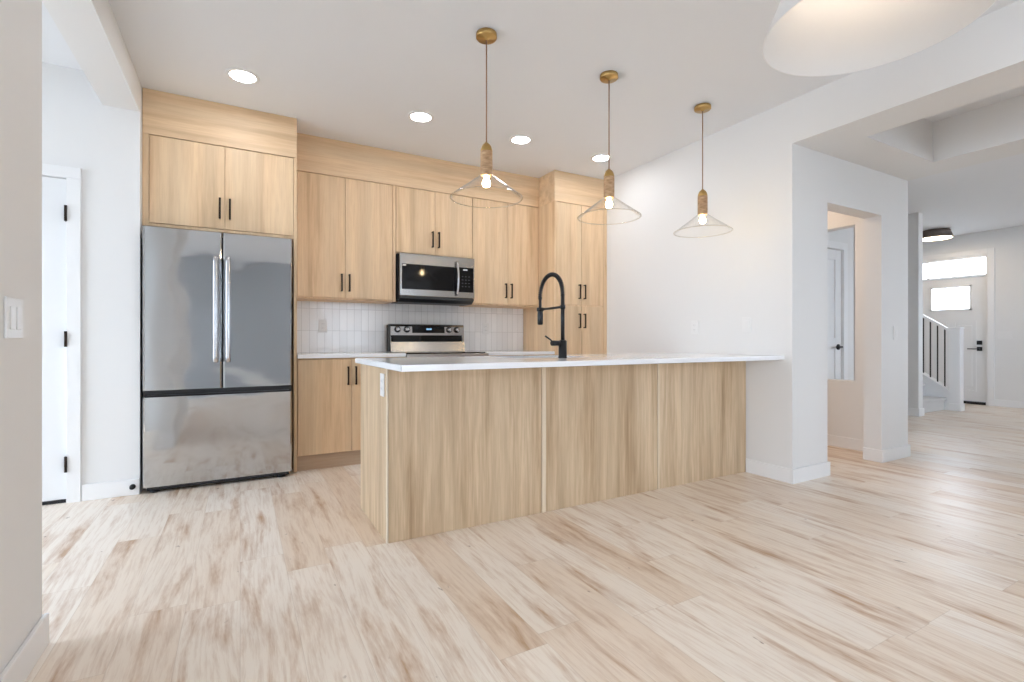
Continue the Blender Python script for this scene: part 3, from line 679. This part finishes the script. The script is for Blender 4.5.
# ------------------------------------------------------------------ dining pendant with the big white shade
hx, hy, hz, hr = 1.7918, .830, 2.05, .316
ch = thing('dining_pendant', (hx, hy, HC), 'large white cone shade pendant hanging in the near dining area', 'pendant light')
pr = [(hr, hz), (hr*.62, hz+.30), (hr*.58, hz+.315), (.03, hz+.325)]
full = pr + [(max(r_-.004, .02), h_-.004) for r_, h_ in reversed(pr[1:])] + [(hr-.004, hz)]
MB().lathe(full, (hx, hy, 0), 'z', 96, True).build('lamp_shade', 'shade', ch)
MB().tube([(hx, hy, hz+.31), (hx, hy, HC-.02)], .006, 12).build('stem', 'white', ch)
MB().lathe([(0,0), (.065,0), (.065,-.02), (.06,-.025), (0,-.025)], (hx, hy, HC-.0005), 'z', 36).build('canopy', 'white', ch)
MB().lathe([(0,hz+.32), (.022,hz+.32), (.022,hz+.26), (0,hz+.26)], (hx, hy, 0), 'z', 24).build('socket', 'white', ch)
MB().lathe([(0,hz+.26), (.014,hz+.26), (.03,hz+.225), (.032,hz+.205), (.022,hz+.182), (0,hz+.175)], (hx, hy, 0), 'z', 24).build('bulb', 'chand', ch)

# ------------------------------------------------------------------ flush lights in the entry and the alcove
def flush(x, y, r, label, m1='flush', group=None):
    t = thing('flush_ceiling_light', (x, y, HC), label, 'ceiling light')
    MB().lathe([(0,0), (r*.80,0), (r*.83,-.006), (r,-.125), (r*.985,-.130), (r*.95,-.126), (r*.93,-.115), (0,-.115)], (x, y, HC-.0005), 'z', 48).build('drum', 'flushmetal', t)
    MB().lathe([(0,-.136), (r*.5,-.135), (r*.93,-.128), (r*.93,-.117), (0,-.117)], (x, y, HC-.0005), 'z', 48).build('diffuser', m1, t)
flush(9.55, 3.53, .215, 'grey drum flush light on the ceiling before the front door')
flush(4.35, 3.2, .17, 'warm flush light on the ceiling of the side alcove', 'warmlens')

# ------------------------------------------------------------------ outlets and switches
def plate(nm, axis, at, a, z, wd, ht, kind, label, cat, group=None, gangs=1, sgn=-1):
    """wall plate on the plane axis=at, facing sgn along that axis"""
    loc = {'x': (at, a, z), 'y': (a, at, z)}[axis]
    t = thing(nm, loc, label, cat, group)
    def bx(m, p0, p1, q0, q1, d0, d1, bev=0):
        u0, u1 = at+sgn*d0, at+sgn*d1
        m.box(*((u0, u1, p0, p1, q0, q1) if axis == 'x' else (p0, p1, u0, u1, q0, q1)), bev=bev)
    m = MB(); bx(m, a-wd/2, a+wd/2, z-ht/2, z+ht/2, .0004, .006, .002); m.build('plate', 'white', t)
    for g in range(gangs):
        c = a+(g-(gangs-1)/2)*.046
        if kind == 'switch':
            m = MB(); bx(m, c-.0165, c+.0165, z-.033, z+.033, .005, .0095, .002); m.build('rocker', 'white', t)
        else:
            for dz in (-.02, .02):
                m = MB(); bx(m, c-.016, c+.016, z+dz-.014, z+dz+.014, .005, .0085, .002)
                r_ = m.build('receptacle', 'white', t)
                m = MB(); bx(m, c-.008, c-.006, z+dz-.004, z+dz+.007, .008, .0088); bx(m, c+.006, c+.008, z+dz-.004, z+dz+.007, .008, .0088); m.build('slots', 'grey', r_)
    return t
plate('wall_outlet', 'y', YB-.0112, .662, 1.155, .075, .118, 'outlet', 'white outlet on the tile between refrigerator and range', 'outlet', 'kitchen outlets')
plate('wall_outlet', 'y', YB-.0112, 2.31, 1.152, .075, .118, 'outlet', 'white outlet on the tile right of the range', 'outlet', 'kitchen outlets')
plate('wall_outlet', 'x', PX0-.0002, 2.548, .795, .075, .118, 'outlet', 'white outlet on the end panel of the peninsula', 'outlet', 'kitchen outlets')
plate('wall_outlet', 'x', XR-.0002, 2.965, 1.135, .075, .118, 'outlet', 'white outlet on the white wall, second from the pillar', 'outlet', 'kitchen outlets')
plate('light_switch', 'x', XR-.0002, 2.465, 1.146, .075, .118, 'switch', 'white switch on the kitchen wall nearest the pillar', 'switch')
plate('light_switch', 'y', YP-.0002, 4.936, 1.09, .075, .118, 'switch', 'white switch on the post right of the cased opening', 'switch')
plate('light_switch', 'x', LX+.0002, 1.955, 1.09, .125, .118, 'switch', 'wide white switch on the left foreground wall', 'switch', None, 2, 1)
plate('light_switch', 'x', XE-.0002, 2.943, 1.107, .165, .118, 'switch', 'wide white switch on the entry wall beside the front door', 'switch', None, 3)
ds = thing('doorstop', (-.622, 4.0598, .057), 'small black doorstop on the baseboard beside the refrigerator', 'doorstop')
MB().lathe([(0,0), (.017,0), (.017,-.006), (.013,-.008), (.013,-.014), (.015,-.016), (.015,-.022), (0,-.024)], (-.622, 4.0598, .057), 'y', 20).build('bumper', 'rubber', ds)

# ------------------------------------------------------------------ staircase in the entry
RISE, RUN = .187, .262
ss = thing('staircase', (8.6, 3.25, 0), 'carpeted staircase rising behind the white newel in the entry', 'staircase')
for i in range(10):
    y0 = 3.245+RUN*i; z1 = RISE*(i+1)
    m = MB(); m.box(8.108, 9.078, y0, YN-.002 if i == 9 else y0+RUN+.02, z1-RISE+.001 if i == 0 else z1-RISE-.02, z1-.03); m.box(8.108, 9.078, y0-.028, y0+RUN+.02, z1-.045, z1, .018, 3)
    m.build('step', 'carpet', ss)
rl = thing('stair_railing', (9.14, 3.14, 0), 'white stair railing with black balusters in the entry', 'railing')
k0, kz, sl = 3.185, .262, .705
m = MB(); m.prism([(3.19, .001), (YN-.002, .001), (YN-.002, kz+sl*(YN-k0)), (3.19, kz+sl*.005)], 'x', 9.082, 9.20); m.build('knee_wall', 'trim', rl)
m = MB(); m.prism([(3.195, kz+.005), (5.8, kz+sl*(5.8-k0)), (5.8, kz+.028+sl*(5.8-k0)), (3.195, kz+.032)], 'x', 9.066, 9.216); m.build('cap_rail', 'trim', rl)
m = MB(); m.box(9.082, 9.205, 3.072, 3.196, 0, 1.20, .003); m.box(9.074, 9.213, 3.064, 3.204, 1.195, 1.216, .003); m.box(9.070, 9.217, 3.060, 3.196, 0, BH, .003); m.build('newel_post', 'trim', rl)
m = MB(); hz0 = 1.135; m.prism([(3.19, hz0), (5.8, hz0+sl*2.61), (5.8, hz0+.045+sl*2.61), (3.19, hz0+.045)], 'x', 9.115, 9.172); m.build('handrail', 'trim', rl)
for i in range(14):
    yb = 3.267+.0855*i*1.02
    B(9.136, 9.150, yb-.007, yb+.007, kz+.02+sl*(yb-k0), hz0+.012+sl*(yb-3.19)).build('baluster', 'matte', rl)
